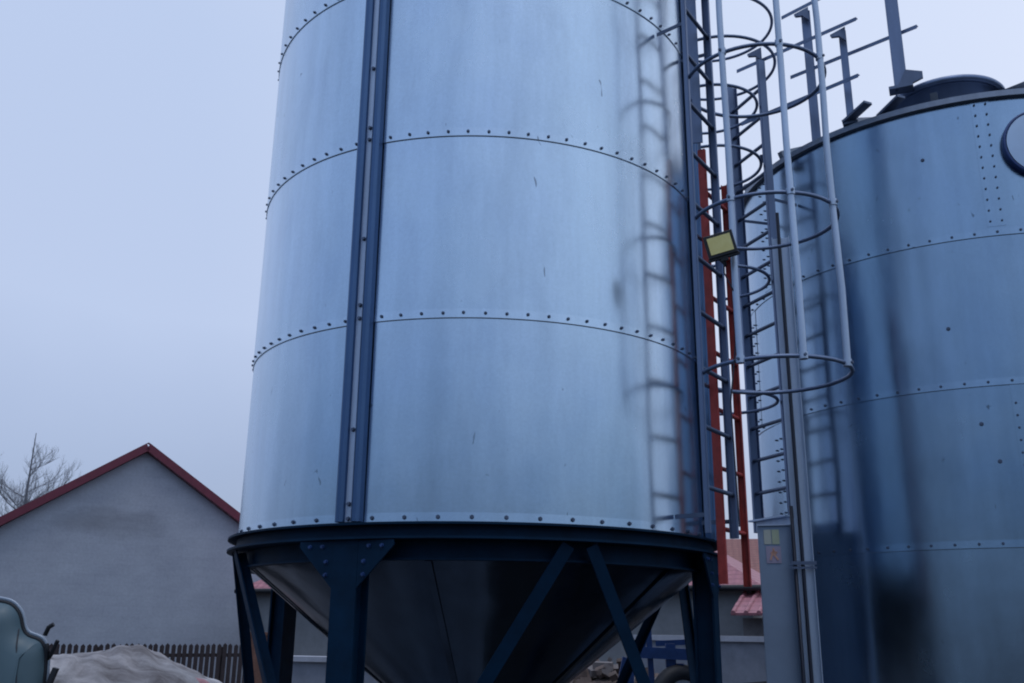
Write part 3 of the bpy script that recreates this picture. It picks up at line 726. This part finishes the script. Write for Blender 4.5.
# dark plank pile by the duct
m=MB(); a=azp(12.6,11,-.55); c=azp(15.2,10.2,-.46); 
for k in range(6): m.bar(a+Vector((0,.05*k,-.07*k)),c+Vector((random.uniform(-.1,.1),.05*k,-.07*k)),.05,.16)
m.bar(azp(13.4,11,-.62)+Vector((0,0,-.55)),azp(13.4,11,-.62)+Vector((0,0,-.02)),.3,.3); m.bar(azp(14.8,10.3,-.6)+Vector((0,0,-.5)),azp(14.8,10.3,-.6)+Vector((0,0,-.02)),.3,.3)
tag(m.build('plank_stack',mat_paint('dark_planks',(.05,.045,.05),.8,.3,0,.003,14),None,azp(13.9,10.6,-EYE)),'stack of dark planks in front of the low concrete wall, left of the cabinet','planks')
m=MB(); m.box((azp(12.6,9.6,-.62)),(.28,.2,.05)); m.bar(azp(12.6,9.6,-.64),azp(12.6,9.6,-1.58),.2,.2); tag(m.build('white_block',M_cap,None,azp(12.6,9.6,-EYE)),'pale block with a flat top beside the right silo leg','block')

# ------------------------------------------------------------------ bare tree
tr0=azp(-26.35,46); tr0.z=0
tr=thing('bare_tree',tr0,'faint leafless tree rising behind the left slope of the red roof','tree')
rnd=random.Random(5)
mt=MB(); mc=MB()
top=Vector((tr0.x,tr0.y,EYE+7.9))
mt.tube([tr0,tr0+Vector((.05,0,3)),tr0+Vector((-.03,0,6)),top],[.16,.12,.07,.015],8)
def branch(p,d,L,r,lv):
    pts=[p]; q=p.copy(); dd=d.copy()
    for k in range(4):
        dd=(dd+Vector((rnd.uniform(-.2,.2),rnd.uniform(-.2,.2),rnd.uniform(-.02,.2)))).normalized(); q=q+dd*L/4; pts.append(q.copy())
        if lv<3:
            for _ in range(2):
                nd=(dd+Vector((rnd.uniform(-.9,.9),rnd.uniform(-.9,.9),rnd.uniform(-.2,.6)))).normalized(); branch(q,nd,L*.5,r*.5,lv+1)
    mc.tube(pts,[r,r*.8,r*.6,r*.45,r*.25],4,caps=False)
for k in range(26):
    z=2.5+k*.235; f=(z-2.5)/6.3; a=rnd.uniform(0,6.28); L=(2.7*(1-f)**.8+.35)
    branch(Vector((tr0.x,tr0.y,z)),Vector((math.cos(a),math.sin(a),.45)).normalized(),L,.035*(1-f*.6),0 if f<.6 else 1)
mt.build('trunk',M_bark,tr); mc.build('crown',M_bark,tr)

# ------------------------------------------------------------------ camera
cam=bpy.data.cameras.new('camera'); co=bpy.data.objects.new('camera',cam); col.objects.link(co)
p,rl=0.28800635,0.00964805
Fv=Vector((0,math.cos(p),math.sin(p))); Uv=Vector((0,-math.sin(p),math.cos(p))); Rv=Vector((1,0,0))
c,s=math.cos(rl),math.sin(rl); R_=Rv*c+Uv*s; U_=-Rv*s+Uv*c
M=Matrix((R_,U_,-Fv)).transposed().to_4x4(); M.translation=Vector((0,0,EYE)); co.matrix_world=M
cam.sensor_width=36; cam.lens=971.4/1024*36; cam.clip_end=2000; scn.camera=co

# ------------------------------------------------------------------ light
SUN_EL,SUN_AZ=R(74),R(165)   # weak sun hidden in cloud, behind the camera
sd=bpy.data.lights.new('sun','SUN'); sd.energy=.5; sd.angle=R(12); sd.color=(1,.98,.97)
so=bpy.data.objects.new('sun',sd); col.objects.link(so)
dv=Vector((math.sin(SUN_AZ)*math.cos(SUN_EL),math.cos(SUN_AZ)*math.cos(SUN_EL),math.sin(SUN_EL)))
so.rotation_euler=(-dv).to_track_quat('-Z','Y').to_euler(); so.location=(0,0,30)
w=bpy.data.worlds.new('World'); scn.world=w; w.use_nodes=True; nt=w.node_tree
bg=nt.nodes['Background']; out=nt.nodes['World Output']
sky=N(nt,'ShaderNodeTexSky',sky_type='NISHITA',sun_disc=False); sky.sun_elevation=SUN_EL; sky.sun_rotation=SUN_AZ; sky.dust_density=1.5
nt.links.new(sky.outputs[0],bg.inputs[0]); bg.inputs[1].default_value=.03
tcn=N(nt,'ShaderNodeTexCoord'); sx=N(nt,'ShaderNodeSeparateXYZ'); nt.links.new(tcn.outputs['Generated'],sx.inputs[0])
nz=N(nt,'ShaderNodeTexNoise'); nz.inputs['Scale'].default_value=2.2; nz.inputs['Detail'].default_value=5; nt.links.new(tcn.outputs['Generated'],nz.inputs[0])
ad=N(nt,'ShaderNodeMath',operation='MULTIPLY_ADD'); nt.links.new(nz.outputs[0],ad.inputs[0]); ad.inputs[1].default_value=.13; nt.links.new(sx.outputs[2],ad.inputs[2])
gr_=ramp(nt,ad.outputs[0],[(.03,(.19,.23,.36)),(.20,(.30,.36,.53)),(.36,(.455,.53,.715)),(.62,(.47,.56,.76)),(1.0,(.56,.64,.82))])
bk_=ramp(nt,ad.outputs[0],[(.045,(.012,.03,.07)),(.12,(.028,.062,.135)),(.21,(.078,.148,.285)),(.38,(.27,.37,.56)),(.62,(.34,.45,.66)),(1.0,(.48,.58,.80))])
# sky brighter to the right; unseen part behind darkened to set the silo reflections
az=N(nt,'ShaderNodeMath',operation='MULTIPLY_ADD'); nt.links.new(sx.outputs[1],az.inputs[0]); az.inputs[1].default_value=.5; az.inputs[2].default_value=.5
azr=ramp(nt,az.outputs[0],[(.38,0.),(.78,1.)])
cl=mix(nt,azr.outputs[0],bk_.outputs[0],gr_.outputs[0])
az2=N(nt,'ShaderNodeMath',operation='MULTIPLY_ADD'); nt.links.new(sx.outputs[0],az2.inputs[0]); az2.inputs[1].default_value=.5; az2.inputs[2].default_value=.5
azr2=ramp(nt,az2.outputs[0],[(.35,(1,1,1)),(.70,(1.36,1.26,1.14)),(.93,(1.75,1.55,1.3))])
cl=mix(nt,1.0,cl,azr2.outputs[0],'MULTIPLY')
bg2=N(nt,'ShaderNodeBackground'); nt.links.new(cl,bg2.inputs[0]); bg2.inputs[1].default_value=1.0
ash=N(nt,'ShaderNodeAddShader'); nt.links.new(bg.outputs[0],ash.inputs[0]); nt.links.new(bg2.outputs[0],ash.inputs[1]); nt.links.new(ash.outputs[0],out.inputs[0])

scn.render.engine='CYCLES'; scn.cycles.filter_width=2.0
vs_=scn.view_settings; vs_.view_transform='Standard'; vs_.look='None'; vs_.gamma=1; vs_.exposure=0; vs_.use_curve_mapping=False
